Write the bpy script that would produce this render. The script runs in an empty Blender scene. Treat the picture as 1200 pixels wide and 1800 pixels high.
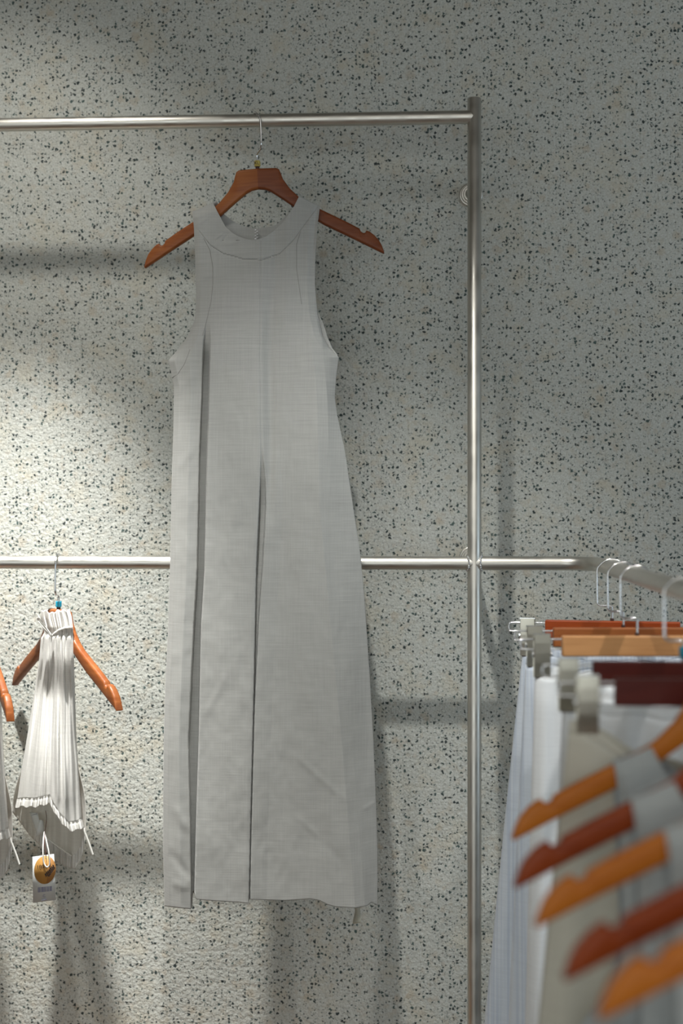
import bpy, math, random
import numpy as np
from mathutils import Vector, Matrix, noise
random.seed(7)
S = bpy.context.scene
COL = S.collection
PI = math.pi

# ------------------------------------------------------------------ camera, world, lights
CZ = 1.30            # lens height
F = 2500.0           # focal length in pixels of the 1200x1800 frame
cd = bpy.data.cameras.new('camera'); cam = bpy.data.objects.new('camera', cd); COL.objects.link(cam)
cam.location = (0, 0, CZ); cam.rotation_euler = (PI/2, 0, 0)
cd.sensor_fit = 'VERTICAL'; cd.sensor_height = 36; cd.sensor_width = 24; cd.lens = 50
cd.clip_start = 0.05
cd.dof.use_dof = True; cd.dof.focus_distance = 2.50; cd.dof.aperture_fstop = 2.5
S.camera = cam
S.view_settings.view_transform = 'Standard'; S.view_settings.look = 'None'
S.view_settings.gamma = 1; S.view_settings.use_curve_mapping = False
S.view_settings.exposure = 0.0
S.cycles.max_bounces = 8; S.cycles.use_denoising = True

W = bpy.data.worlds.new('World'); S.world = W; W.use_nodes = True
W.node_tree.nodes['Background'].inputs[0].default_value = (0.5, 0.55, 0.6, 1)
W.node_tree.nodes['Background'].inputs[1].default_value = 0.0

def light(kind, name, loc, target, energy, color, size=0.1, **kw):
    l = bpy.data.lights.new(name, kind); o = bpy.data.objects.new(name, l); COL.objects.link(o)
    o.location = loc
    d = Vector(target) - Vector(loc)
    o.rotation_euler = d.to_track_quat('-Z', 'Y').to_euler()
    l.energy = energy; l.color = color
    if kind == 'SPOT':
        l.shadow_soft_size = size; l.spot_size = math.radians(kw['cone']); l.spot_blend = kw.get('blend', 1)
    else:
        l.shape = 'RECTANGLE'; l.size = size; l.size_y = kw.get('size_y', size)
    return o
# two ceiling track spots washing the wall, a soft shop ceiling panel, an added soft fill behind the camera, daylight from the right
light('SPOT', 'track_spot_near_wall', (-0.56, 2.13, 2.43), (-0.80, 2.765, -0.15), 285, (1.0, 0.99, 0.945), 0.03, cone=49, blend=1)
light('SPOT', 'track_spot_spill', (-0.56, 2.13, 2.43), (-0.80, 2.755, 1.3), 16, (1.0, 0.97, 0.90), 0.03, cone=100, blend=1)
light('SPOT', 'track_spot_middle', (-0.18, 1.46, 2.75), (0.20, 2.68, 0.25), 98, (1.0, 0.995, 0.95), 0.03, cone=44, blend=1)
light('SPOT', 'track_spot_side_rail', (0.95, 1.05, 2.78), (0.50, 2.0, 1.05), 70, (1.0, 0.98, 0.95), 0.03, cone=27, blend=.9)
light('AREA', 'ceiling_panel', (0.2, 0.2, 2.85), (0.2, 0.5, 0.0), 12, (1.0, 0.96, 0.88), 1.8, size_y=1.4)
light('AREA', 'front_fill', (-1.0, -2.6, 1.3), (0.0, 2.5, 0.9), 47, (0.93, 0.99, 0.99), 4.0, size_y=2.0)  # soft ambient fill added behind the camera
light('AREA', 'side_window', (2.9, 1.1, 1.4), (0.3, 2.2, 0.9), 20, (0.68, 0.85, 1.0), 1.6, size_y=1.8)

# ------------------------------------------------------------------ frame of the rack and wall
KX = 0.06; RC = 2.514; GAP = 0.20
ANG = -math.atan(KX); NRM = math.hypot(1, KX)
AX = Vector((1, -KX, 0)) / NRM            # along the wall, to the right
AN = Vector((-KX, -1, 0)) / NRM           # out of the wall, towards the room
def P(px, py, off=0.0):                   # point seen at a pixel, 'off' metres in front of the rack plane
    a = (px - 600) / F; c = RC - off * NRM
    Y = c / (1 + KX * a)
    return Vector((a * Y, Y, CZ - (py - 900) / F * Y))
def at(px, py, Y): return Vector(((px-600)/F*Y, Y, CZ-(py-900)/F*Y))

# ------------------------------------------------------------------ materials
def mat(name):
    m = bpy.data.materials.new(name); m.use_nodes = True
    nt = m.node_tree; b = nt.nodes['Principled BSDF']
    return m, nt, b
def N(nt, t, **kw):
    n = nt.nodes.new(t)
    for k, v in kw.items(): setattr(n, k, v)
    return n
def L(nt, a, b): nt.links.new(a, b)
def math_n(nt, op, a, b=None, c=None, clamp=False):
    n = N(nt, 'ShaderNodeMath', operation=op); n.use_clamp = clamp
    for i, v in enumerate((a, b, c)):
        if v is None: continue
        if isinstance(v, (int, float)): n.inputs[i].default_value = v
        else: L(nt, v, n.inputs[i])
    return n.outputs[0]
def mixc(nt, fac, a, b):
    n = N(nt, 'ShaderNodeMix', data_type='RGBA')
    for s, v in ((n.inputs[0], fac), (n.inputs[6], a), (n.inputs[7], b)):
        if isinstance(v, (int, float)): s.default_value = v
        elif isinstance(v, tuple): s.default_value = (*v, 1)
        else: L(nt, v, s)
    return n.outputs[2]
def maprange(nt, v, a, b, c, d, smooth=True):
    n = N(nt, 'ShaderNodeMapRange'); n.interpolation_type = 'SMOOTHSTEP' if smooth else 'LINEAR'
    L(nt, v, n.inputs[0])
    for i, x in enumerate((a, b, c, d)):
        if isinstance(x, (int, float)): n.inputs[i+1].default_value = x
        else: L(nt, x, n.inputs[i+1])
    return n.outputs[0]
def noise_n(nt, vec, scale, detail=2, rough=0.5):
    n = N(nt, 'ShaderNodeTexNoise'); n.inputs['Scale'].default_value = scale
    n.inputs['Detail'].default_value = detail; n.inputs['Roughness'].default_value = rough
    L(nt, vec, n.inputs['Vector']); return n
def mapping(nt, vec, scale, loc=(0,0,0)):
    n = N(nt, 'ShaderNodeMapping'); n.inputs['Scale'].default_value = scale; n.inputs['Location'].default_value = loc
    L(nt, vec, n.inputs['Vector']); return n.outputs[0]

def terrazzo():
    m, nt, b = mat('terrazzo_render')
    tc = N(nt, 'ShaderNodeTexCoord').outputs['Object']
    sp = N(nt, 'ShaderNodeSeparateXYZ'); L(nt, tc, sp.inputs[0])
    cb = N(nt, 'ShaderNodeCombineXYZ'); L(nt, sp.outputs[0], cb.inputs[0]); L(nt, sp.outputs[2], cb.inputs[1])
    v = cb.outputs[0]
    wn = noise_n(nt, v, 240, 3)
    sub = N(nt, 'ShaderNodeVectorMath', operation='SUBTRACT'); L(nt, wn.outputs['Color'], sub.inputs[0]); sub.inputs[1].default_value = (.5,.5,.5)
    sc = N(nt, 'ShaderNodeVectorMath', operation='SCALE'); L(nt, sub.outputs[0], sc.inputs[0]); sc.inputs['Scale'].default_value = 0.0100
    ad = N(nt, 'ShaderNodeVectorMath', operation='ADD'); L(nt, v, ad.inputs[0]); L(nt, sc.outputs[0], ad.inputs[1])
    wv = ad.outputs[0]
    def specks(scale, frac, rmin, rmax, loc, soft=0.09):
        vo = N(nt, 'ShaderNodeTexVoronoi'); vo.voronoi_dimensions = '2D'; vo.inputs['Scale'].default_value = scale
        vo.inputs['Randomness'].default_value = 1
        L(nt, mapping(nt, wv, (1,1,1), loc), vo.inputs['Vector'])
        cs = N(nt, 'ShaderNodeSeparateColor'); L(nt, vo.outputs['Color'], cs.inputs[0])
        sel = math_n(nt, 'LESS_THAN', cs.outputs[0], frac)
        g2 = math_n(nt, 'POWER', cs.outputs[1], 1.25)
        r = math_n(nt, 'MULTIPLY_ADD', g2, rmax-rmin, rmin)
        d = math_n(nt, 'SUBTRACT', r, vo.outputs['Distance'])
        k = maprange(nt, d, -soft*0.5, soft*0.5, 0, 1)
        return math_n(nt, 'MULTIPLY', k, sel), cs.outputs[2]
    clus = noise_n(nt, v, 9, 2).outputs[0]
    s1, c1 = specks(140, 0.46, 0.10, 0.38, (0,0,0))
    s2, c2 = specks(215, 0.46, 0.10, 0.34, (3.1,1.7,0))
    s3, c3 = specks(75, 0.13, 0.22, 0.45, (7.3,2.9,0), 0.25)
    s4, c4 = specks(36, 0.09, 0.16, 0.34, (1.3,8.9,0), 0.30)
    n1 = noise_n(nt, v, 300, 2).outputs[0]
    n2 = noise_n(nt, v, 45, 3).outputs[0]
    base = mixc(nt, maprange(nt, n1, .35, .7, 0, 1), (0.475, 0.485, 0.442), (0.595, 0.61, 0.575))
    base = mixc(nt, maprange(nt, n2, .52, .72, 0, .45), base, (0.50, 0.455, 0.37))
    n5 = noise_n(nt, v, 11, 4, .65).outputs[0]
    base = mixc(nt, maprange(nt, n5, .50, .66, 0, .32), base, (0.56, 0.50, 0.37))
    base = mixc(nt, math_n(nt, 'MULTIPLY', s3, .30), base, (0.46, 0.39, 0.30))
    base = mixc(nt, math_n(nt, 'MULTIPLY', s4, .35), base, (0.44, 0.34, 0.22))
    dk2 = mixc(nt, c2, (0.09, 0.13, 0.125), (0.22, 0.22, 0.20))
    base = mixc(nt, math_n(nt, 'MULTIPLY', s2, maprange(nt, clus, .35, .6, .45, .85)), base, dk2)
    dk1 = mixc(nt, maprange(nt, c1, .2, 1, 0, 1), (0.010, 0.022, 0.024), (0.05, 0.09, 0.085))
    base = mixc(nt, math_n(nt, 'MULTIPLY', s1, .97), base, dk1)
    L(nt, base, b.inputs['Base Color']); b.inputs['Roughness'].default_value = 0.72
    vb = N(nt, 'ShaderNodeTexVoronoi'); vb.voronoi_dimensions = '2D'; vb.feature = 'SMOOTH_F1'
    vb.inputs['Scale'].default_value = 135; vb.inputs['Smoothness'].default_value = .6
    L(nt, wv, vb.inputs['Vector'])
    n3 = noise_n(nt, v, 260, 3).outputs[0]; n4 = noise_n(nt, v, 55, 2).outputs[0]
    h = math_n(nt, 'MULTIPLY_ADD', vb.outputs['Distance'], -1.0, math_n(nt, 'MULTIPLY', n3, 0.8))
    h = math_n(nt, 'MULTIPLY_ADD', n4, 0.45, h)
    bp = N(nt, 'ShaderNodeBump'); bp.inputs['Strength'].default_value = 0.65; bp.inputs['Distance'].default_value = 0.0019
    L(nt, h, bp.inputs['Height']); L(nt, bp.outputs[0], b.inputs['Normal'])
    return m

def linen(name, col, var=0.10, stripe=0.0, trans=0.0, bump=0.35, hscale=1.0):
    m, nt, b = mat(name)
    tc = N(nt, 'ShaderNodeTexCoord').outputs['Object']
    h = noise_n(nt, mapping(nt, tc, (16*hscale, 16, 520)), 1, 3, .6).outputs[0]
    v = noise_n(nt, mapping(nt, tc, (620, 60, 14)), 1, 3, .6).outputs[0]
    big = noise_n(nt, tc, 14, 2).outputs[0]
    s = math_n(nt, 'MULTIPLY_ADD', h, 0.62, math_n(nt, 'MULTIPLY', v, 0.38))
    t = maprange(nt, s, .34, .66, 0, 1, False)
    c0 = tuple(x*(1-var) for x in col); c1 = tuple(min(1, x*(1+var)) for x in col)
    c = mixc(nt, t, c0, c1)
    c = mixc(nt, maprange(nt, big, .35, .65, 0, .12), c, tuple(x*.93 for x in col))
    if stripe:
        st = noise_n(nt, mapping(nt, tc, (240, 20, 2)), 1, 1).outputs[0]
        c = mixc(nt, maprange(nt, st, .45, .6, 0, stripe), c, (0.36, 0.43, 0.55))
    L(nt, c, b.inputs['Base Color']); b.inputs['Roughness'].default_value = 0.85
    b.inputs['Sheen Weight'].default_value = 0.15; b.inputs['Specular IOR Level'].default_value = 0.25
    bp = N(nt, 'ShaderNodeBump'); bp.inputs['Strength'].default_value = bump; bp.inputs['Distance'].default_value = 0.0006
    L(nt, s, bp.inputs['Height']); L(nt, bp.outputs[0], b.inputs['Normal'])
    if trans:
        tr = N(nt, 'ShaderNodeBsdfTranslucent'); L(nt, c, tr.inputs[0])
        mx = N(nt, 'ShaderNodeMixShader'); mx.inputs[0].default_value = trans
        out = [n for n in nt.nodes if n.type == 'OUTPUT_MATERIAL'][0]
        L(nt, b.outputs[0], mx.inputs[1]); L(nt, tr.outputs[0], mx.inputs[2]); L(nt, mx.outputs[0], out.inputs[0])
    return m

def wood(name, c0, c1, rough=0.44):
    m, nt, b = mat(name)
    tc = N(nt, 'ShaderNodeTexCoord').outputs['Object']
    g = noise_n(nt, mapping(nt, tc, (14, 60, 190)), 1, 4, .6).outputs[0]
    w = noise_n(nt, mapping(nt, tc, (6, 6, 30)), 1, 2).outputs[0]
    f = math_n(nt, 'MULTIPLY_ADD', w, .5, math_n(nt, 'MULTIPLY', g, .5))
    c = mixc(nt, maprange(nt, f, .36, .64, 0, 1), c0, c1)
    L(nt, c, b.inputs['Base Color']); b.inputs['Roughness'].default_value = rough
    b.inputs['Coat Weight'].default_value = 0.06; b.inputs['Specular IOR Level'].default_value = 0.28; b.inputs['Coat Roughness'].default_value = 0.25
    return m

def metal(name, col, rough, bump=0.0, aniso=False):
    m, nt, b = mat(name)
    b.inputs['Metallic'].default_value = 1
    tc = N(nt, 'ShaderNodeTexCoord').outputs['Object']
    n = noise_n(nt, tc, 30, 3).outputs[0]
    L(nt, mixc(nt, n, tuple(x*.9 for x in col), col), b.inputs['Base Color'])
    L(nt, maprange(nt, n, .3, .7, rough*.85, rough*1.15), b.inputs['Roughness'])
    return m
def plain(name, col, rough=0.6, nscale=40, var=.06, **kw):
    m, nt, b = mat(name)
    tc = N(nt, 'ShaderNodeTexCoord').outputs['Object']
    n = noise_n(nt, tc, nscale, 2).outputs[0]
    L(nt, mixc(nt, n, tuple(x*(1-var) for x in col), tuple(min(1, x*(1+var)) for x in col)), b.inputs['Base Color'])
    b.inputs['Roughness'].default_value = rough
    for k, v in kw.items(): b.inputs[k.replace('_', ' ')].default_value = v
    return m

M = {
 'terrazzo': terrazzo(),
 'linen': linen('greige_linen', (0.388, 0.390, 0.374)),
 'linen_pale': linen('pale_grey_blue_linen', (0.47, 0.50, 0.50)),
 'blue_linen': linen('pale_blue_striped_linen', (0.56, 0.61, 0.67), .06, stripe=.45),
 'white_linen': linen('white_linen', (0.70, 0.72, 0.73), .06),
 'cream_linen': linen('cream_linen', (0.64, 0.62, 0.53), .05),
 'blouse': linen('white_cotton', (0.82, 0.81, 0.78), .05, trans=.34, bump=.2),
 'inside': linen('white_cotton_inside', (0.78, 0.76, 0.72), .05, trans=.45, bump=.2),
 'steel': metal('brushed_steel', (0.66, 0.64, 0.59), 0.42),
 'chrome': metal('chromed_wire', (0.80, 0.81, 0.82), 0.2),
 'clipmetal': metal('nickel_clip', (0.50, 0.48, 0.41), 0.33),
 'wood_orange': wood('orange_cherry_wood', (0.52, 0.138, 0.009), (0.62, 0.19, 0.016)),
 'wood_brown': wood('brown_cherry_wood', (0.23, 0.062, 0.016), (0.32, 0.105, 0.028)),
 'wood_brown_shaded': wood('brown_cherry_wood_shaded', (0.15, 0.036, 0.010), (0.22, 0.060, 0.018)),  # same cherry, darkened: shade on the dress hanger's right arm put into colour
 'wood_red': wood('dark_red_mahogany', (0.075, 0.008, 0.005), (0.11, 0.014, 0.008)),
 'wood_rust': wood('rust_red_wood', (0.25, 0.034, 0.003), (0.34, 0.058, 0.005)),
 'wood_light': wood('light_beech_wood', (0.46, 0.22, 0.085), (0.55, 0.28, 0.115)),
 'blue': plain('blue_plastic', (0.02, 0.33, 0.50), .35),
 'yellow': plain('yellow_plastic', (0.50, 0.40, 0.10), .4),
 'black': plain('black_plastic', (0.03, 0.025, 0.02), .5),
 'dark': plain('dark_rubber', (0.05, 0.02, 0.015), .7),
 'card': plain('white_card', (0.66, 0.68, 0.66), .6),
 'sticker': plain('orange_kraft_sticker', (0.52, 0.27, 0.07), .55),
 'sticker2': plain('brown_kraft_sticker', (0.42, 0.20, 0.06), .55),
 'ink': plain('black_ink', (0.03, 0.02, 0.02), .7),
 'ink_blue': plain('grey_blue_ink', (0.07, 0.07, 0.11), .7),
 'cord': plain('white_cord', (0.72, 0.71, 0.67), .6),
 'ribbon': plain('pale_ribbon', (0.50, 0.50, 0.42), .5),
 'plaster': plain('grey_plaster', (0.55, 0.54, 0.51), .8, 3),
 'ceil': plain('dim_ceiling_paint', (0.30, 0.28, 0.25), .9, 3),
 'floor': wood('brown_floor', (0.16, 0.09, 0.05), (0.22, 0.13, 0.08), .4),
 'seam': plain('linen_thread', (0.27, 0.27, 0.25), .9),
}

# ------------------------------------------------------------------ helpers
def empty(name, loc, label, cat, group=None, rz=0.0):
    o = bpy.data.objects.new(name, None); COL.objects.link(o)
    o.location = loc; o.rotation_euler = (0, 0, rz); o.empty_display_size = .05
    o['label'] = label; o['category'] = cat
    if group: o['group'] = group
    return o
class MB:
    def __init__(s): s.v = []; s.f = []
    def add(s, vs, fs):
        b = len(s.v); s.v += [tuple(x) for x in vs]; s.f += [tuple(i+b for i in f) for f in fs]; return s
    def box(s, c, d, rot=None):
        c = Vector(c); vs = []
        for i in (-1,1):
            for j in (-1,1):
                for k in (-1,1):
                    q = Vector((i*d[0]/2, j*d[1]/2, k*d[2]/2))
                    if rot is not None: q = rot @ q
                    vs.append(c+q)
        return s.add(vs, [(0,1,3,2),(4,6,7,5),(0,4,5,1),(2,3,7,6),(0,2,6,4),(1,5,7,3)])
    def tube(s, pts, r, n=12, cap=True, closed=False, flat=None):
        pts = [Vector(p) for p in pts]; m = len(pts); rings = []
        up = None
        for i, p in enumerate(pts):
            if closed: t = (pts[(i+1)%m]-pts[i-1]).normalized()
            else: t = (pts[min(i+1,m-1)]-pts[max(i-1,0)]).normalized()
            if up is None:
                up = Vector((0,0,1)) if abs(t.z) < .9 else Vector((0,1,0))
            a = t.cross(up)
            if a.length < 1e-6: a = t.cross(Vector((1,0,0)))
            a.normalize(); bb = a.cross(t).normalized(); up = bb
            rr = r[i] if isinstance(r, (list, tuple)) else r
            ra, rb = (rr, rr) if flat is None else (rr, rr*flat)
            rings.append([p + a*math.cos(2*PI*k/n)*ra + bb*math.sin(2*PI*k/n)*rb for k in range(n)])
        vs = [v for q in rings for v in q]; fs = []
        for i in range(m if closed else m-1):
            i2 = (i+1) % m
            for k in range(n): fs.append((i*n+k, i*n+(k+1)%n, i2*n+(k+1)%n, i2*n+k))
        if cap and not closed:
            fs.append(tuple(range(n))[::-1]); fs.append(tuple((m-1)*n+k for k in range(n)))
        return s.add(vs, fs)
    def grid(s, G, closed_u=False):      # G[row][col]
        R = len(G); C = len(G[0]); fs = []
        for i in range(R-1):
            for j in range(C if closed_u else C-1):
                fs.append((i*C+j, i*C+(j+1)%C, (i+1)*C+(j+1)%C, (i+1)*C+j))
        return s.add([v for r in G for v in r], fs)
    def build(s, name, m, parent=None, smooth=True, local=None, bevel=0, solid=0, subsurf=0):
        me = bpy.data.meshes.new(name)
        vs = s.v if local is None else [tuple(local @ Vector(v)) for v in s.v]
        me.from_pydata(vs, [], s.f); me.validate(); me.update()
        import bmesh
        bm = bmesh.new(); bm.from_mesh(me)
        if not solid: bmesh.ops.recalc_face_normals(bm, faces=bm.faces)
        bm.to_mesh(me); bm.free()
        me.materials.append(M[m])
        o = bpy.data.objects.new(name, me); COL.objects.link(o)
        if parent is not None: o.parent = parent
        if smooth: me.polygons.foreach_set('use_smooth', [True]*len(me.polygons))
        if bevel:
            b = o.modifiers.new('bevel', 'BEVEL'); b.width = bevel; b.segments = 3; b.limit_method = 'ANGLE'
            me.set_sharp_from_angle(angle=math.radians(40))
        elif smooth and not solid:
            me.set_sharp_from_angle(angle=math.radians(50))
        if solid:
            q = o.modifiers.new('solid', 'SOLIDIFY'); q.thickness = solid; q.offset = 0
        return o
def inv(o):                              # world -> object space of an Empty placed at top level
    return (Matrix.Translation(o.location) @ o.rotation_euler.to_matrix().to_4x4()).inverted()
def copy_tree(o, parent=None):
    c = o.copy(); COL.objects.link(c)
    if parent is not None: c.parent = parent
    for ch in [q for q in bpy.data.objects if q.parent == o]: copy_tree(ch, c)
    return c
def setmat(root, frm, to):
    for ch in [q for q in bpy.data.objects if q.parent == root]:
        for sl in ch.material_slots:
            if sl.material == M[frm]: sl.link = 'OBJECT'; sl.material = M[to]
        setmat(ch, frm, to)
def ip(x, tab): return float(np.interp(x, [t[0] for t in tab], [t[1] for t in tab]))
def smooth_path(pts, k=6):
    pts = [Vector(p) for p in pts]; out = []
    for i in range(len(pts)-1):
        p0 = pts[max(i-1,0)]; p1 = pts[i]; p2 = pts[i+1]; p3 = pts[min(i+2, len(pts)-1)]
        for j in range(k):
            t = j/k
            out.append(0.5*((2*p1)+(p2-p0)*t+(2*p0-5*p1+4*p2-p3)*t*t+(3*p1-p0-3*p2+p3)*t**3))
    out.append(pts[-1]); return out
def text_mesh(body, name, size, m, parent, mw):
    cu = bpy.data.curves.new(name, 'FONT'); cu.body = body; cu.size = size; cu.extrude = 0.00008
    cu.align_x = 'CENTER'; cu.align_y = 'CENTER'
    t = bpy.data.objects.new(name, cu); COL.objects.link(t)
    bpy.context.view_layer.update()
    me = bpy.data.meshes.new_from_object(t.evaluated_get(bpy.context.evaluated_depsgraph_get()))
    bpy.data.objects.remove(t); me.name = name
    me.transform(mw); me.materials.clear(); me.materials.append(M[m])
    o = bpy.data.objects.new(name, me); COL.objects.link(o); o.parent = parent
    return o

# ------------------------------------------------------------------ the room
def slab(name, c, d, m, rz=0.0):
    o = MB().box((0,0,0), d).build(name, m, smooth=False)
    o.location = c; o.rotation_euler = (0,0,rz); o['kind'] = 'structure'; return o
wc = Vector((0, RC, 1.45)) - AN*(GAP + 0.05)
slab('wall_back', wc, (6.4, 0.10, 2.9), 'terrazzo', ANG)
slab('floor', (0, 0, -0.05), (6.6, 6.6, 0.10), 'floor')
slab('ceiling', (0, 0, 2.95), (6.6, 6.6, 0.10), 'ceil')
slab('wall_left', (-3.2, 0, 1.45), (0.10, 6.4, 2.9), 'plaster')
slab('wall_right', (3.2, 0, 1.45), (0.10, 6.4, 2.9), 'plaster')
slab('wall_front', (0, -3.2, 1.45), (6.4, 0.10, 2.9), 'plaster')

# ------------------------------------------------------------------ steel rack
post_p = P(833.5, 900); zt = P(820, 206).z; zm = P(833, 990).z
rack = empty('clothes_rack', (post_p.x, post_p.y, 0), 'brushed steel pipe clothes rack fixed to the speckled wall', 'clothes rack')
RI = inv(rack)
RR = 0.0122
MB().tube([Vector((post_p.x, post_p.y, z)) for z in (0, .6, P(833,173).z-.001, P(833,173).z)], [RR,RR,RR,RR-.001], 32).build('post', 'steel', rack, local=RI)
lp = P(-420, 900)
def onbar(px, z): p = P(px, 900); return Vector((p.x, p.y, z))
MB().tube([onbar(-420, zt), onbar(831, zt)], RR*.97, 32).build('top_rail', 'steel', rack, local=RI)
MB().tube([onbar(-420, zm), onbar(831, zm)], RR*.97, 32).build('middle_rail', 'steel', rack, local=RI)
# side rail: along the wall, round a bend, out into the room
corner = P(600 + 0.447*1000, 990); corner.z = zm
BR = 0.062
pts = [onbar(836, zm), onbar(900, zm)]
for i in range(0, 13):
    a = i/12*PI/2
    pts.append(corner + AX*(-BR + BR*math.sin(a)) + AN*(BR - BR*math.cos(a)))
pts.append(corner + AN*1.9)
MB().tube(pts, RR*1.0, 32).build('side_rail', 'steel', rack, local=RI)
end = corner + AN*1.9
MB().tube([end + Vector((0,0,.0)), Vector((end.x, end.y, 0))], RR, 24).build('leg', 'steel', rack, local=RI)
def rail(Y):                              # centre of the side rail at a depth
    t = (corner.y - Y)/(-AN.y); return corner + AN*t
# welds
for sx in (-1, 1):
    w = MB()
    c = onbar(833.5, zm) + AX*sx*RR*0.93 + Vector((0,0,0))
    for k in range(22):
        a = 2*PI*k/22
        q = c + AN*math.cos(a)*RR*1.0 + Vector((0,0,math.sin(a)*RR*1.02)) + AX*sx*(.002 - .0035*abs(math.cos(a)))
        rr = .0019 + .0006*random.random()
        w.tube([q+Vector((0,0,-rr)), q+Vector((0,0,-rr*.5)), q, q+Vector((0,0,rr*.5)), q+Vector((0,0,rr))], [rr*.2, rr*.85, rr, rr*.85, rr*.2], 8)
    w.build('weld_bead', 'chrome', rack, local=RI)
# wall brackets
for z in (P(827, 343, -GAP).z, P(827, 981, -GAP).z):
    b0 = Vector((post_p.x, post_p.y, z)); w0 = b0 - AN*GAP
    br = MB().tube([b0, w0], .008, 20).build('bracket', 'steel', rack, local=RI)
    f = MB()
    prof = [(0.0, .0225), (.003, .0225), (.0045, .021), (.0045, .019), (.006, .0185), (.0075, .0175), (.0075, .0150), (.009, .0145), (.0105, .0135), (.0105, .011), (.013, .0105), (.015, .0085)]
    G = [[w0 + AN*h + AX*math.cos(2*PI*k/40)*r + Vector((0,0,math.sin(2*PI*k/40)*r)) for k in range(40)] for h, r in prof]
    f.grid(G, True); f.build('flange', 'steel', br, local=RI)

# ------------------------------------------------------------------ wooden shirt hanger (local: x along arms, -y to the viewer, z=0 top of the wood)
TOP = [(0,0),(.033,0),(.038,-.0025),(.0405,-.009),(.044,-.020),(.055,-.037),(.072,-.0545),(.09,-.067),(.112,-.0785),(.150,-.0985),
       (.1745,-.1125),(.1765,-.1175),(.180,-.1205),(.184,-.1205),(.1865,-.1165),(.192,-.1185),(.200,-.1250),(.208,-.1345),(.213,-.145),(.216,-.1565)]
BOT = [(0,-.0365),(.012,-.038),(.022,-.0425),(.044,-.058),(.070,-.0775),(.114,-.1050),(.168,-.1335),(.200,-.151),(.214,-.1585),(.216,-.1580)]
def make_hanger(label, woodm, bead=None, hook='front', group=None, sweep=0.030, woodm2=None):
    root = empty('wooden_hanger', (0,0,0), label, 'clothes hanger', group)
    xs = sorted(set([round(x,5) for x, _ in TOP] + [round(x,5) for x,_ in BOT] + [round(.216*i/60,5) for i in range(61)]))
    xs = [-x for x in xs[::-1] if x > 0] + xs
    G = []
    T = 0.0068
    for x in xs:
        ax = abs(x); zt_, zb = ip(ax, TOP), ip(ax, BOT)
        if zt_-zb < .002: zt_ = zb+.002
        h = (zt_-zb)/2; cz = (zt_+zb)/2; y0 = sweep*(ax/.216)**1.08
        r = min(.0045, h*.8)
        ring = []
        for (sx, sz, a0) in ((1,1,0),(-1,1,90),(-1,-1,180),(1,-1,270)):
            for k in range(4):
                a = math.radians(a0 + k*30)
                ring.append((x, y0 + sx*(T-r) + r*math.cos(a), cz + sz*(h-r) + r*math.sin(a)))
        G.append(ring)
    mid = len(G)//2
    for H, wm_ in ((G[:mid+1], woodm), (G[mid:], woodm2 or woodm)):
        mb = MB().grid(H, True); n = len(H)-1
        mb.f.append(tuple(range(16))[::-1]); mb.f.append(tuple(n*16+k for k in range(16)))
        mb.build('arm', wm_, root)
    # hook: rod up from the neck, jogs out and passes over the rail
    if hook == 'front':
        p = [(0,0,-.014),(0,0,.020),(.001,-.003,.026),(.008,-.013,.031),(.010,-.0185,.036),(.011,-.0195,.045),(.011,-.0185,.082),(.008,-.0165,.090),(.003,-.010,.0965),(-.002,0,.0985),(-.006,.010,.0965),(-.008,.0165,.090),(-.009,.0175,.080)]
    else:   # hook lies in the plane of the hanger
        p = [(0,0,-.014),(0,0,.020),(-.002,0,.0245),(-.008,0,.026),(-.018,0,.027),(-.0225,0,.031),(-.0235,0,.040),(-.0225,0,.078),(-.0185,0,.089),(-.010,0,.0968),(0,0,.0985),(.010,0,.096),(.0185,0,.088),(.0215,0,.076)]
    MB().tube(smooth_path(p, 5), .0017, 10).build('hook', 'chrome', root)
    MB().tube([(0,0,-.001),(0,0,.0035)], .0035, 12).build('ferrule', 'dark', root)
    if bead:
        b = MB().tube([(0,0,.0038),(0,0,.0050),(0,0,.0130),(0,0,.0142)], [.0048,.0056,.0056,.0048], 8).build('size_marker', bead, root, smooth=False)
        if bead == 'yellow':
            text_mesh('XL', 'size_lettering', .0085, 'ink', b, Matrix.Translation((-.0012,-.0054,.0092)) @ Matrix.Rotation(PI/2,4,'X'))
    return root

org = P(452.5, 293)
hg = make_hanger('orange-brown wooden hanger holding the long dress, with yellow size marker', 'wood_brown', 'yellow', woodm2='wood_brown_shaded')
bar0 = onbar(452.5, zt)
hg.location = (bar0.x, bar0.y, zt - .0855)
hg.rotation_euler = (0, math.radians(-2.9), ANG)

# ------------------------------------------------------------------ long dress, drawn from the photograph in pixel columns at true depth
DL = [(340,338),(372,338),(400,341),(450,343),(520,345),(560,343),(590,331),(612,315),(634,296),(650,300),(680,306),(750,305),(850,302),(950,300),(1000,299),(1100,296),(1200,291),(1300,288),(1400,287),(1500,287),(1600,290)]
DR = [(340,560),(362,562),(400,557),(450,554),(500,553),(550,557),(590,566),(612,578),(628,595),(665,590),(700,588),(729,592),(795,606),(855,615),(915,624),(975,633),(1050,640),(1120,645),(1200,650),(1300,656),(1400,660),(1500,663),(1600,663)]
NB = 422.0
NL = [(344,366),(356,374),(372,382),(398,396),(410,409),(416,420),(420,432),(422,446)]
NR_ = [(344,526),(364,516),(392,496),(406,481),(416,467),(420,456),(422,446)]
BNL = [(350,380),(372,388),(388,408),(396,424),(400,438),(402,450)]
BNR = [(344,526),(366,516),(384,498),(396,484),(400,468),(402,450)]
HEM = [(280,1592),(290,1593),(318,1596),(335,1598),(337,1594),(338.5,1570),(341,1566),(343.5,1578),(346,1581),(380,1584),(420,1586),(436,1588),(438.5,1578),(440,1581),(500,1583),(545,1580),(562,1583),(575,1590),(590,1594),(625,1596),(645,1592),(652,1586),(663,1591)]
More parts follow.
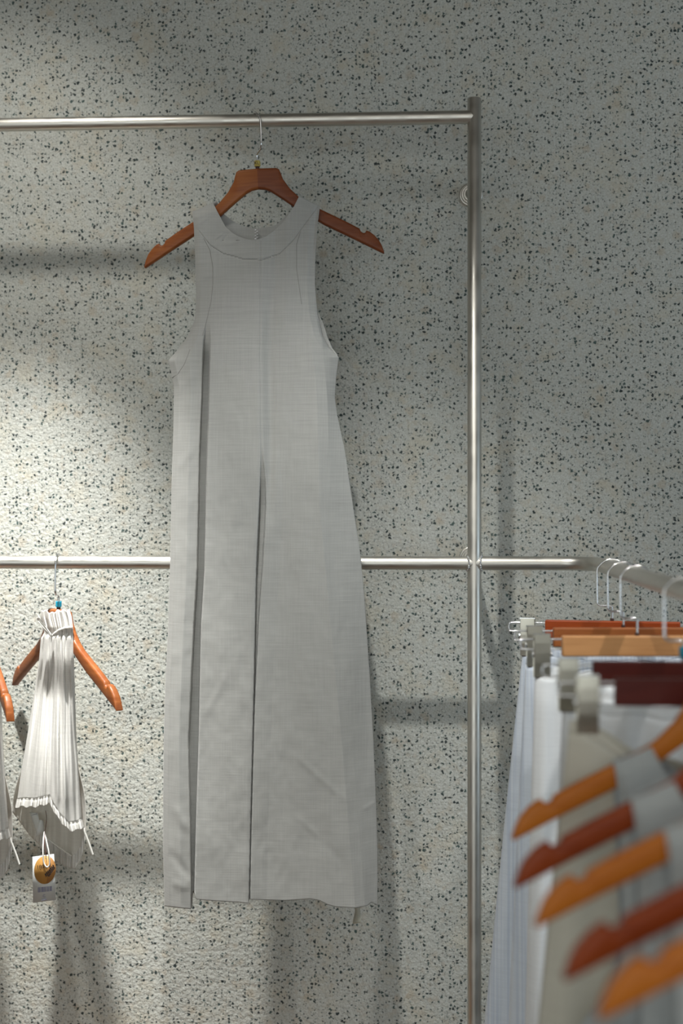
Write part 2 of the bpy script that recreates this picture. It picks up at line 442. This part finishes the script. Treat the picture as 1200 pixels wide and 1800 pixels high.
XA = [(540,366),(600,358),(700,355),(800,351),(1000,347),(1100,341),(1300,332),(1450,335),(1600,337)]      # left pleat, its outer lip
XB = [(540,368),(600,369),(700,367),(800,364),(1000,360),(1100,354),(1300,350),(1450,345),(1600,341)]     # and inner lip
XC = [(420,458),(640,457),(775,459),(850,457),(1000,450),(1250,445),(1450,440),(1600,437)]                 # centre pleat, left lip
XD = [(420,459),(775,460),(850,466),(890,467),(1000,461),(1100,454),(1250,447),(1450,441.5),(1600,438.5)]  # right lip
XF = [(420,556),(500,552),(600,562),(700,571),(900,576),(1000,586),(1150,600),(1300,614),(1450,626),(1600,638)]  # turn to the side panel
CREASES = [((520,1435),(560,1470),6,.0014),((570,1480),(600,1515),8,-.0012),((520,1330),(600,1400),6,.0016),((305,1415),(330,1460),8,.003),((303,1500),(330,1540),8,-.003),
           ((303,1550),(328,1562),7,.002),((310,830),(345,780),9,.002),((380,1010),(420,880),8,.0016),((480,900),(520,1040),9,-.0014),((560,1270),(585,1400),10,.0018),
           ((400,1140),(440,1250),9,.0015),((360,1260),(400,1180),7,.0014),((640,1422),(660,1408),4,.0018),((480,1230),(530,1330),12,.0016),((310,690),(345,650),8,.0022),
           ((345,500),(372,480),6,.0016),((378,420),(392,410),2,.0016),((388,428),(400,412),2,-.0016),((398,430),(425,424),2,.0012),((345,395),(372,380),3,.001),((500,560),(530,480),10,.0012)]
def sstep(a, b, x): t = min(1, max(0, (x-a)/(b-a))); return t*t*(3-2*t)
def front_off(x, y):
    l, r = ip(y, DL), ip(y, DR)
    a, b, c, d, f = ip(y, XA), ip(y, XB), ip(y, XC), ip(y, XD), ip(y, XF)
    g = sstep(500, 1500, y); k = sstep(535, 660, y); kc = sstep(770, 930, y)
    top = .010 + .012*sstep(380, 620, y) + .014*g
    e = .007*(1-sstep(560, 640, y))
    lip = top - .004*k
    o1 = float(np.interp(x, [l, l+8, l+.25*(r-l), c, c+25, c+45, r-14, r-4, r], [e, e+.004, top*.97, top+.003, top-.002, top+.001, top*.9, top*.55, e]))
    wb = sstep(540, 650, y)
    if y > 540:
        a_, b_ = max(a, l+6), max(b, l+9)
        xs = [l, l+.18*(a_-l), l+.6*(a_-l), a_-1.5, a_+1.0, b_-1.2, b_+1.0, c-6, c-.6, c+.8*kc+.01, d-.7*kc+.02, d+1.2, d+30, f-14, f+4, r]
        fl = lip - .030*k - .006*g
        os = [e, lip*.62, lip*.98, lip-.004*k, fl, fl+.006*k, top+.001*k, top+.004, top+.003, top+.003-.026*kc, top+.002-.024*kc, top+.002, top-.003, top+.002, top*.74, e]
        if r - f < 6: xs[-2] = min(xs[-2], r-3)
        for i in range(1, len(xs)): xs[i] = max(xs[i], xs[i-1]+1e-3)
        o = o1 + (float(np.interp(x, xs, os)) - o1)*wb
    else: o = o1
    # soft groove right of the centre line, bodice to pleat
    o -= .0065*math.exp(-((x-(c+16))/10)**2)*sstep(440, 640, y)*(1-sstep(830, 960, y))
    # seams
    if 425 < y < 800: o -= .0011*math.exp(-((x-c)/1.1)**2)
    sy = ip(x, BAND)
    if x > 350: o -= .0012*math.exp(-((y-sy)/1.4)**2)
    for (p, q, w, amp) in CREASES:
        vx, vy = q[0]-p[0], q[1]-p[1]; ll = vx*vx+vy*vy
        t = max(-.25, min(1.25, ((x-p[0])*vx+(y-p[1])*vy)/ll)); dx = x-p[0]-t*vx; dy = y-p[1]-t*vy
        d2 = (dx*dx+dy*dy)/(w*w)
        if d2 < 9: o += amp*.45*math.exp(-d2)*(sstep(-.25, .3, t)*sstep(-.25, .3, 1-t))
    s = noise.noise(Vector((x*.018, y*.006, 1.3)))*.0036*g + noise.noise(Vector((x*.035, y*.02, 5)))*.0010 + noise.noise(Vector((x*.09, y*.05, 9)))*.0004
    s *= sstep(0, 12, x-l)*sstep(0, 12, r-x)
    return o + s
BAND = [(336,360),(345,400),(358,417),(370,432),(392,446),(428,456),(460,457.5),(492,446),(516,422),(530,402),(546,380),(562,358)]
def dress_grid(front, ncol, nrt, nrb):
    """returns rows of (px,py,off); neck column doubled above the neck bottom"""
    nbt = NB if front else 402.0
    nl, nr = (NL, NR_) if front else (BNL, BNR)
    xn = 446.0 if front else 450.0
    uk = (xn - ip(nbt, DL))/(ip(nbt, DR)-ip(nbt, DL))
    us = [i/ncol for i in range(ncol+1)]
    k = min(range(ncol+1), key=lambda i: abs(us[i]-uk))
    us[k] = uk
    rows_l, rows_r, rows = [], [], []
    for i in range(nrt+1):
        r = 1-(1-i/nrt)**2
        A, Bq = [], []
        for j in range(k+1):
            s = us[j]/uk
            yt = 372 + ((356 if front else 352)-372)*s
            y = yt + (nbt-yt)*r
            x0, x1 = ip(y, DL), ip(y, nl); x = x0+(x1-x0)*s
            A.append((x, y, r))
        for j in range(k, ncol+1):
            s = (us[j]-uk)/(1-uk)
            yt = 344 + (362-344)*s
            y = yt + (nbt-yt)*r
            x0, x1 = ip(y, nr), ip(y, DR); x = x0+(x1-x0)*s
            Bq.append((x, y, r))
        rows_l.append(A); rows_r.append(Bq)
    for i in range(1, nrb+1):
        y = nbt + (1400-nbt)*min(1, i/(nrb*.83))
        tail = max(0, (i-nrb*.83)/(nrb*.17))
        R = []
        for u in us:
            x0, x1 = ip(y + tail*190, DL), ip(y + tail*190, DR); x = x0+(x1-x0)*u
            R.append((x, y + tail*(ip(x, HEM)-1400), 1))
        rows.append(R)
    return rows_l, rows_r, rows, k
def shift(y): return .034*sstep(430, 860, y)
def back_off(x, y):
    l, r = ip(y, DL), ip(y, DR); t = (x-l)/(r-l)
    A = .012 + .005*sstep(450, 900, y)
    e = -.006*(1-sstep(560, 640, y))
    return e - A*max(0, math.sin(PI*min(1,max(0,t))))**.6
dress = empty('dress', org, 'long sleeveless greige linen dress hanging from the top rail', 'dress', rz=ANG)
DI = inv(dress)
def build_dress():
    parts = []
    for front in (True, False):
        rl, rr, rows, k = dress_grid(front, 420 if front else 120, 60 if front else 24, 620 if front else 120)
        V = []; idx = {}
        def put(key, x, y, r):
            if front:
                o = front_off(x, y)*(.25+.75*sstep(0, .25, r)) + shift(y)
            else:
                if 540 < y < 630:
                    rx = ip(y, DR); x = x + max(0, (x-rx+40)/40)*8*math.sin(PI*(y-540)/95)
                o = back_off(x, y)*(.25+.75*sstep(0, .25, r)) + shift(y)
            idx[key] = len(V); V.append((P(x, y, o), (x, y)))
        nrt = len(rl)-1
        for i in range(nrt+1):
            for j, q in enumerate(rl[i]): put(('l', i, j), *q)
            for j, q in enumerate(rr[i]):
                if i == nrt and j == 0: idx[('r', i, k)] = idx[('l', i, k)]; continue
                put(('r', i, k+j), *q)
        ncol = len(rows[0])-1
        for i, R in enumerate(rows):
            for j, q in enumerate(R): put(('b', i, j), *q)
        Fc = []
        for i in range(nrt):
            for j in range(k): Fc.append((idx[('l',i,j)], idx[('l',i+1,j)], idx[('l',i+1,j+1)], idx[('l',i,j+1)]))
            for j in range(k, ncol): Fc.append((idx[('r',i,j)], idx[('r',i+1,j)], idx[('r',i+1,j+1)], idx[('r',i,j+1)]))
        def b(i, j):
            if i >= 0: return idx[('b', i, j)]
            return idx[('l', nrt, j)] if j <= k else idx[('r', nrt, j)]
        for i in range(-1, len(rows)-1):
            for j in range(ncol): Fc.append((b(i,j), b(i+1,j), b(i+1,j+1), b(i,j+1)))
        groups = {'neck_band': [], 'dress_body': []} if front else {'back_panel': []}
        for f in Fc:
            if not front: groups['back_panel'].append(f); continue
            cx = sum(V[q][1][0] for q in f)/4; cy = sum(V[q][1][1] for q in f)/4
            groups['neck_band' if cy < ip(cx, BAND) else 'dress_body'].append(f)
        for nm, fs in groups.items():
            used = sorted({q for f in fs for q in f}); mp = {q: i for i, q in enumerate(used)}
            mb = MB(); mb.v = [tuple(V[q][0]) for q in used]; mb.f = [tuple(mp[q] for q in f) for f in fs]
            mb.build(nm, 'linen', dress, local=DI, solid=.0011)
build_dress()
# stitched lines, zip pull and hanging ribbon
def ptube(pts, off, r, n=6, offf=None):
    return MB().tube([P(x, y, (offf(x, y) if offf else 0)+off) for x, y in pts], r, n)
def dens(pts, step=6):
    out = []
    for (x0,y0),(x1,y1) in zip(pts[:-1], pts[1:]):
        n = max(1, int(math.hypot(x1-x0, y1-y0)/step))
        out += [(x0+(x1-x0)*i/n, y0+(y1-y0)*i/n) for i in range(n)]
    out.append(pts[-1]); return out
side = [(358,419),(369,440),(374,470),(374,500),(371,530),(364,560),(356,590)]
side2 = [(528,407),(521,430),(521,470),(525,500),(530,535)]
sh = [(v[0], v[1]) for v in [(302,664),(312,658),(324,640),(334,614)]]
def hemline(x): return (x, ip(x, [(290,1580),(335,1585),(346,1568),(436,1574),(440,1568),(545,1567),(575,1576),(625,1581),(660,1578)]))
for pts in (side, side2, sh):
    ptube(dens(pts), .0004, .0006, 5, lambda x, y: front_off(x, y)+shift(y)).build('seam', 'seam', dress, local=DI)
z0 = MB()
for i in range(7): z0.box(P(449 + (i%2)*3, 404+i*2.6, -.0115), (.0032, .002, .0018))
z0.build('zip', 'chrome', dress, local=DI)
MB().grid([[P(622+6*math.sin(i*.5)*.3, 1590+i*3.4, shift(1500)+.004-.001*i), P(632+i*.2, 1590+i*3.2, shift(1500)+.004+.0006*i)] for i in range(11)]).build('ribbon', 'ribbon', dress, local=DI, solid=.0008)

# ------------------------------------------------------------------ blouses on the middle rail
BLl = [(1072,73),(1085,72),(1100,76),(1112,78),(1122,72),(1160,69),(1220,60),(1300,47),(1360,37),(1402,31),(1412,27),(1425,25)]
BLr = [(1072,122),(1085,126),(1100,128),(1140,129),(1200,131),(1300,134),(1360,138),(1410,142),(1440,144),(1470,146)]
BH = [(25,1420),(40,1418),(60,1419),(87,1413),(95,1426),(108,1446),(121,1461),(135,1459),(146,1452)]
IH = [(20,1425),(36,1446),(52,1468),(68,1484),(82,1497),(100,1513),(118,1524),(132,1526),(141,1512),(148,1488),(152,1450)]
def build_blouse():
    o = P(103, 1070); root = empty('blouse', o, 'white gathered cotton top with ruffled hem, hanging beside the dress with a swing tag', 'blouse', 'white gathered tops on the middle rail', rz=ANG)
    I = inv(root)
    def fold(x, y, l, r):
        t = (x-l)/(r-l); g = sstep(1095, 1190, y)
        c = abs(y-1112)
        q = t*9 + .5*math.sin(y*.008)
        s = .010*(.45+.75*g)*noise.noise(Vector((q, y*.0045, 3.7)))
        s += .0042*noise.noise(Vector((q*2.6, y*.008, 8.1)))
        s += .0016*(1-g)*math.sin(t*38+1.5*math.sin(y*.05))
        s += -.006*g*math.exp(-((t-.34)/.05)**2) + .005*g*math.exp(-((t-.66)/.12)**2)
        s -= .005*math.exp(-(c/6)**2)
        s += .0016*sstep(1340, 1400, y)*math.sin(t*60)
        return s
    def tilt(x, y): return (x-103)*.00101*(1.19*(1-sstep(1110, 1330, y)) + .35*sstep(1110, 1330, y))
    def eo(y): return .022*(1-sstep(1150, 1230, y))
    def foff(x, y):
        l, r = ip(y, BLl), ip(y, BLr); t = min(1, max(0, (x-l)/(r-l)))
        base = .012 + .040*sstep(1150, 1400, y)
        return .002 + tilt(x, y) + eo(y) + base*max(0, math.sin(PI*t))**.55 + fold(x, y, l, r)*sstep(0, .06, t)*sstep(0, .06, 1-t)
    ncol = 150; body, ruf = [], []
    for i in range(131):
        v = i/130; R = []
        for j in range(ncol+1):
            u = j/ncol
            x0 = 28+(144-28)*u; hb = ip(x0, BH) - 15
            top = 1072 + 5*math.exp(-((u-.35)/.16)**2) + 1.5*math.sin(u*30)
            y = top + (hb-top)*v
            x = ip(y, BLl) + (ip(y, BLr)-ip(y, BLl))*u
            R.append(P(x, y, foff(x, y)))
        body.append(R)
    MB().grid(body).build('bodice', 'blouse', root, local=I, solid=.0007)
    for i in range(17):
        v = i/16; R = []
        for j in range(ncol*2+1):
            u = j/ncol/2
            x0 = 28+(144-28)*u; hb = ip(x0, BH)
            y = hb-15 + 15*v
            y2 = min(y, 1425) if u < .5 else y
            x = ip(hb-15, BLl)+(ip(hb-15, BLr)-ip(hb-15, BLl))*u + (u-.5)*7*v
            w = (math.sin(u*120+2*math.sin(u*17))*.0022 + math.sin(u*61)*.0015)
            R.append(P(x, y + 1.6*math.sin(u*47)*v, foff(ip(hb-15, BLl)+(ip(hb-15, BLr)-ip(hb-15, BLl))*u, hb-15) + w*(.35+v) - .0012*math.exp(-((v-.15)/.12)**2) + .003*v))
        ruf.append(R)
    MB().grid(ruf).build('ruffle', 'blouse', root, local=I, solid=.0007)
    back = []
    for i in range(100):
        v = i/99; R = []
        for j in range(121):
            u = j/120; x0 = 22+(151-22)*u
            top = 1073 + 2*math.sin(u*25)
            y = top + (ip(x0, IH)-top)*v
            l = ip(y, [(1072,75),(1120,74),(1220,62),(1400,33),(1430,24),(1526,60)]); r = ip(y, [(1072,120),(1140,127),(1300,133),(1410,141),(1450,151),(1526,140)])
            if y > 1425: x = x0
            else:
                x = l+(r-l)*u
                k = sstep(1330, 1425, y); x = x*(1-k) + x0*k
            o_ = tilt(x, min(y, 1400)) - eo(y) - (.006 + .022*sstep(1150, 1350, y))*math.sin(PI*u)**.6 + .004*math.sin(u*37 + y*.01)
            rr = max(0, v-.94)/.06
            o_ += rr*.0025*math.sin(u*110)
            R.append(P(x, y, o_))
        back.append(R)
    MB().grid(back).build('back_panel', 'inside', root, local=I, solid=.0007)
    bb = []
    for i in range(15):
        v = i/14; R = []
        for j in range(161):
            u = j/160; x = 70 + (149-70)*u
            yb = ip(x, IH) + .5
            y = yb - 24*(1-v)
            uu = (x-22)/129
            o_ = tilt(x, 1400) - .028*math.sin(PI*uu)**.6 + .0035 + .0035*v + math.sin(u*95+v)*.0016 + .0012*math.sin(u*51)
            R.append(P(x, y, o_))
        bb.append(R)
    MB().grid(bb).build('hem_gathers', 'blouse', root, local=I, solid=.0007)
    # waist tie, its bow loop and the loose cord end at the hem
    MB().tube([P(x, y, foff(x, y)+.002) for x, y in dens([(90,1119),(96,1113),(104,1107),(115,1103),(127,1102)], 3)], .0026, 8, flat=.7).build('tie', 'blouse', root, local=I)
    lo = []
    for i in range(13):
        a = i/12
        lo.append([P(66+24*a+2*math.sin(k*1.4), 1086+32*a**.9+ (k-3)*2.0*(1-a*.75), .036+.005*math.sin(k*1.2+a*2)) for k in range(7)])
    MB().grid(lo).build('bow', 'blouse', root, local=I, solid=.0008)
    MB().tube([P(x, y, .02) for x, y in dens([(143,1448),(150,1466),(157,1484),(163,1502)], 4)], .0018, 6, flat=.6).build('tie_end', 'cord', root, local=I)
    MB().tube([P(x, y, -.006+.002) for x, y in dens([(83,1474),(100,1487),(114,1497),(126,1505)], 4)], .0011, 6).build('elastic_cord', 'cord', root, local=I)
    c = MB(); c.grid([[P(52+14*u+v*12-4*v*u, 1428+v*36+u*1 - 6*math.sin(v*3)*0, -.022+.006*u+.004*math.sin(v*3)) for u in (0,.33,.66,1)] for v in [i/8 for i in range(9)]])
    lab = c.build('care_label', 'card', root, local=I, solid=.0005)
    tl = MB()
    for i in range(9):
        v = .12+i*.085
        a = P(52+2+v*12, 1428+v*36+1, -.0205+.001); b_ = P(52+11+v*11, 1428+v*36-1.5, -.0165+.001)
        tl.tube([a, b_], .00035, 4)
    tl.build('label_print', 'ink_blue', lab, local=I)
    c = MB(); c.grid([[P(*((1-v)*((1-u)*p00+u*p01)+v*((1-u)*p10+u*p11)), .012+.004*math.sin(u*3+v*2)) for u in (0,.5,1)] for v in (0,.33,.66,1)
        for p00, p01, p10, p11 in [(np.array([69,1441]), np.array([76,1442]), np.array([63,1470]), np.array([79,1466]))]])
    c.build('folded_label', 'card', root, local=I, solid=.0006)
    return root
blouse = build_blouse()

def hang(h, center, px_rot, roll=0.0, dz=-.0818):
    h.location = (center.x, center.y, center.z + dz); h.rotation_euler = (0, math.radians(roll), math.radians(px_rot))
h1 = make_hanger('brown wooden hanger with blue size marker inside the white gathered top', 'wood_brown', 'blue', 'cross', 'wooden hangers on the middle rail', sweep=.010)
bl = onbar(103, zm)
hang(h1, bl, -49-3, 0, -.0838)
h1.rotation_euler[2] = math.radians(-54)
# second blouse and hanger at the frame's left edge
h2 = copy_tree(h1); h2['label'] = 'brown wooden hanger cut off by the left edge of the photo'
b2 = onbar(-33, zm); h2.location = (b2.x, b2.y, b2.z-.0838); h2.rotation_euler[2] = math.radians(-65); h2.rotation_euler[1] = math.radians(5)
def fix_hook(h, rz):       # the hook swivels so that it stays across its rail
    for c in bpy.data.objects:
        if c.parent == h and c.name.startswith('hook'): c.rotation_euler = (0, 0, rz)
fix_hook(h1, math.radians(54+90)+ANG); fix_hook(h2, math.radians(65+90)+ANG)
bz = copy_tree(blouse); bz['label'] = 'white gathered cotton top cut off by the left edge of the photo'
bz.location = P(-25, 1085, .02)

# swing tag
tag = empty('swing_tag', P(80, 1504, .05), 'white price card with round orange sticker hanging below the white top', 'tag', rz=ANG)
TI = inv(tag); TO = .05
def quad(pts, off, th=.0004):
    mb = MB(); mb.grid([[P(*pts[0], off), P(*pts[1], off)], [P(*pts[3], off), P(*pts[2], off)]]); return mb
quad([(57,1506),(95,1501),(98,1582),(58,1587)], TO).build('card', 'card', tag, local=TI, solid=.0006)
# clear sleeve edge
def disc(cx, cy, rx, ry, rot, off, a0=0, a1=2*PI, n=48):
    ring = []
    for i in range(n):
        a = a0+(a1-a0)*i/(n-1)
        x, y = rx*math.cos(a), ry*math.sin(a)
        ring.append(P(cx+x*math.cos(rot)-y*math.sin(rot), cy+x*math.sin(rot)+y*math.cos(rot), off))
    mb = MB(); mb.add(ring, [tuple(range(n))]); return mb
stk = disc(79, 1529, 19, 25, .12, TO+.0007).build('round_sticker', 'sticker', tag, local=TI, solid=.0002)
disc(79, 1529, 19, 25, .12, TO+.0010, -1.35, 1.25).build('sticker_fold', 'sticker2', stk, local=TI, solid=.0002)
def tmat(px, py, off, rot=0.0):
    return TI @ Matrix.Translation(P(px, py, off)) @ Matrix.Rotation(ANG, 4, 'Z') @ Matrix.Rotation(PI/2, 4, 'X') @ Matrix.Rotation(rot, 4, 'Z')
text_mesh('100%', 'sticker_lettering', .0090, 'ink', stk, tmat(74, 1523.5, TO+.0014, .12))
lf = MB()
for i in range(13):
    t = i/12; sgn = 1 if i % 2 else -1
    bx, by = 81+13*t, 1541-17*t
    a = math.radians(-55) + sgn*.9
    L_ = 7*(1-.35*t); wv = 1.5
    ex, ey = bx+L_*math.cos(a), by+L_*math.sin(a); nx, ny = -math.sin(a)*wv, math.cos(a)*wv
    mx, my = (bx+ex)/2, (by+ey)/2
    lf.add([P(bx,by,TO+.0014), P(mx+nx,my+ny,TO+.0014), P(ex,ey,TO+.0014), P(mx-nx,my-ny,TO+.0014)], [(0,1,2,3)])
lf.tube([P(80,1542,TO+.0014), P(95,1522,TO+.0014)], .0004, 4)
lf.build('leaf_print', 'ink', stk, local=TI)
bc = MB(); x = 66.0
random.seed(3)
while x < 91:
    w = random.choice((.5,.8,1.3)); k = (x-66)/25
    bc.add([P(x, 1560-2.5*k, TO+.0009), P(x+w, 1560-2.5*k, TO+.0009), P(x+w, 1569-3*k, TO+.0009), P(x, 1569-3*k, TO+.0009)], [(0,1,2,3)])
    x += w + random.choice((.5,.7,1.0))
bc.build('barcode', 'ink_blue', tag, local=TI)
text_mesh('C', 'card_lettering', .007, 'ink_blue', tag, tmat(77.5, 1575, TO+.0009, .05))
MB().tube([P(73,1583,TO+.0008), P(82,1581,TO+.0008)], .0005, 4).build('card_line', 'ink_blue', tag, local=TI)
MB().tube(smooth_path([P(78,1462,.03),P(76,1480,.045),P(75.5,1500,.0535),P(77,1516,.054),P(82,1524,.0545),P(87,1519,.054),P(86,1500,.0535),P(82,1480,.045),P(78,1462,.03)], 6), .0013, 8).build('string', 'cord', tag, local=TI)
MB().tube(smooth_path([P(80,1425,.0),P(82,1440,.02),P(79,1462,.032),P(78,1480,.048),P(81,1503,.0545),P(80,1510,.0545)], 6), .0005, 6).build('thread', 'wood_red', tag, local=TI)

# ------------------------------------------------------------------ clip hangers on the side rail
def make_clip_hanger():
    root = empty('clip_hanger', (0,0,0), 'x', 'clip hanger', 'wooden clip hangers on the side rail')
    b = MB().box((0,0,-.0145), (.212,.013,.029)).build('crossbar', 'wood_brown', root, bevel=.0022)
    p = [(0,0,-.004),(0,0,.019),(-.002,0,.0235),(-.007,0,.0242),(-.018,0,.0245),(-.0222,0,.027),(-.0235,0,.034),(-.0235,0,.078),(-.0190,0,.089),(-.010,0,.0962),(0,0,.0985),(.010,0,.096),(.0185,0,.087),(.0215,0,.074)]
    MB().tube(smooth_path(p, 5), .0016, 10).build('hook', 'chrome', root)
    MB().tube([(0,0,-.001),(0,0,.004)], .0032, 10).build('ferrule', 'dark', root)
    for s in (-1, 1):
        w = [(s*.100,0,-.005),(s*.158,0,-.005),(s*.163,0,-.0075),(s*.1645,0,-.012),(s*.163,0,-.0165),(s*.158,0,-.019),(s*.100,0,-.019)]
        MB().tube(smooth_path(w, 4), .0013, 8).build('rod', 'chrome', root)
        c = MB()
        cx = s*.134
        # front plate, folded at the spring, opening at the jaw
        def plate(sy):
            prof = [(.0060*sy,.003),(.0072*sy,-.010),(.0074*sy,-.024),(.0066*sy,-.038),(.0050*sy,-.050),(.0040*sy,-.058)]
            G = [[(cx-.0112, y*.6, z), (cx-.0106, y, z), (cx+.0106, y, z), (cx+.0112, y*.6, z)] for y, z in prof]
            return G
        cl = MB().grid(plate(-1)); cl.build('clip', 'clipmetal', root, smooth=False, solid=.0011)
        MB().grid(plate(1)).build('clip_back', 'clipmetal', root, smooth=False, solid=.0011)
        MB().tube([(cx-.014,0,-.026),(cx+.014,0,-.026)], .0042, 14).build('spring', 'chrome', root)
        MB().box((cx, 0, .0022), (.024, .013, .0016)).build('clip_bridge', 'chrome', root, smooth=False)
        for q in (-1,1):
            MB().box((cx, q*.0026, -.0560), (.019,.0024,.007)).build('jaw_pad', 'dark', root, smooth=False)
    return root
clip_spec = [
 # depth, yaw deg, wood, label, marker
 (2.270,  -9, 'wood_rust', 'farthest wooden clip hanger on the side rail, reddish brown bar nearest the wall', None),
 (2.140,   4, 'wood_brown', 'second wooden clip hanger from the wall, brown bar just behind the pale one', None),
 (2.000,   4, 'wood_light', 'light honey-coloured wooden clip hanger on the side rail', None),
 (1.653,   0, 'wood_red', 'dark red clip hanger behind the other dark red one, with a blue size marker', 'blue'),
 (1.483,   0, 'wood_red', 'nearest dark red wooden clip hanger, blurred, in front of the white skirt', None),
]
proto = make_clip_hanger(); clips = []
for i, (Y, yaw, wm, lab, mk) in enumerate(clip_spec):
    o = proto if i == 0 else copy_tree(proto); clips.append(o)
for i, (Y, yaw, wm, lab, mk) in enumerate(clip_spec):
    o = clips[i]
    c = rail(Y); o.location = (c.x + (0, 0, 0, .004, .007)[i], c.y, c.z-.0838); o.rotation_euler = (0, 0, ANG + math.radians(yaw))
    o['label'] = lab
    setmat(o, 'wood_brown', wm)
    if mk:
        MB().tube([(0,0,.0040),(0,0,.0052),(0,0,.0165),(0,0,.0177)], [.0050,.0064,.0064,.0050], 10).build('size_marker', mk, o)

# ------------------------------------------------------------------ skirts clipped to them
def make_skirt(name, m, label, hanger, w0, w1, length, sag, nf, seed, d1=.035, skew=0.0):
    root = empty(name, hanger.location, label, 'skirt', 'linen skirts on the side rail', rz=hanger.rotation_euler[2])
    zt0 = -.0545; NC = 240; NRr = 90
    rnd = random.Random(seed); ph = [rnd.uniform(0, 6.28) for _ in range(4)]
    def row(v):
        R = []
        W = w0 + (w1-w0)*v**.95; D = .006 + d1*v**.6
        for k in range(NC):
            a = 2*PI*k/NC; ca, sa = math.cos(a), math.sin(a)
            sx = math.copysign(abs(ca)**.75, ca)
            x = sx*W + skew*v
            t = sx
            fo = (math.sin(t*nf+ph[0])+.5*math.sin(t*nf*1.9+ph[1])+.35*math.sin(t*nf*3.1+ph[2]+v*2))*(.0025+.013*v**.7)*(1-abs(t)**6)
            side_ = math.copysign(1, sa)
            y = math.copysign(abs(sa)**.5, sa)*D*(-1) + fo*(1 if side_ > 0 else .6)
            e = max(0, 1-(abs(t)/.92)**2)
            z = zt0 - length*v + .012 * (1-v) - sag*e*(1-v)**3*(1 if sa > 0 else .8) + .0025*math.sin(t*nf*2+ph[3])*(1-v)
            y *= (1 if v > .06 else .35+.65*v/.06)
            R.append((x, y, z))
        return R
    bandv = .014
    MB().grid([row(bandv*i/6) for i in range(7)], True).build('waistband', m, root, solid=.0012)
    MB().grid([row(bandv+(1-bandv)*i/NRr) for i in range(NRr+1)], True).build('skirt_body', m, root, solid=.001)
    return root
make_skirt('skirt', 'blue_linen', 'pale blue striped linen skirt clipped to the hanger nearest the wall', clips[0], .140, .228, .86, .012, 9, 1)
make_skirt('skirt', 'blue_linen', 'bluish white linen skirt clipped between the pale blue skirt and the honey-coloured hanger', clips[1], .146, .185, .84, .012, 8, 2, .025)
make_skirt('skirt', 'white_linen', 'white linen skirt clipped to the light honey-coloured clip hanger', clips[2], .143, .165, .82, .014, 10, 3, .025)
make_skirt('skirt', 'white_linen', 'white skirt with soft folds showing under the dark red clip hangers', clips[3], .140, .170, .80, .012, 7, 4, .03)
make_skirt('skirt', 'cream_linen', 'cream linen skirt with sagging waist on the nearest dark red clip hanger', clips[4], .152, .236, .84, .062, 7, 5, .022)

# ------------------------------------------------------------------ blurred wooden hangers in front, three holding linen dresses
fore = [
 # depth, wood (rust tone: light angle put into the colour), label, dress label, dress material
 (1.418, 'wood_orange', 'orange wooden hanger, topmost and farthest of the blurred row at lower right', 'pale grey dress on the topmost blurred wooden hanger at lower right', 'linen_pale'),
 (1.235, 'wood_rust', 'wooden hanger shaded rust-red, second from the top of the blurred row', 'pale grey dress on the second hanger of the blurred row', 'linen_pale'),
 (1.118, 'wood_orange', 'orange wooden hanger, third from the top of the blurred row', 'pale grey dress on the third hanger of the blurred row', 'linen_pale'),
 (0.988, 'wood_rust', 'wooden hanger shaded rust-red, second from the bottom of the blurred row', None, None),
 (0.907, 'wood_orange', 'orange-red wooden hanger, lowest and nearest, cut by the bottom edge', None, None),
]
TIP = [(905,1482),(910,1568),(948,1638),(1000,1735),(1062,1806)]
for i, (Y, wm, lab, dlab, dm) in enumerate(fore):
    h = make_hanger(lab, wm, None, 'cross', 'blurred wooden hangers in the foreground', sweep=.012)
    c = rail(Y)
    tip = at(*TIP[i], Y)
    c.x = tip.x + .2145
    h.location = (c.x, Y, tip.z + .1575); up = (rail(Y).z - .0838) - h.location[2]
    h.rotation_euler = (0, 0, ANG*.5)
    # keep the hook on the rail
    for q in bpy.data.objects:
        if q.parent == h and q.name.startswith('hook'): q.location = (0, 0, up)
    if dlab:
        d = copy_tree(dress); d['label'] = dlab; d['group'] = 'pale dresses on the side rail'
        d.location = (h.location[0], h.location[1], h.location[2]+.002); d.rotation_euler = (0, 0, ANG*.5)
        setmat(d, 'linen', dm)
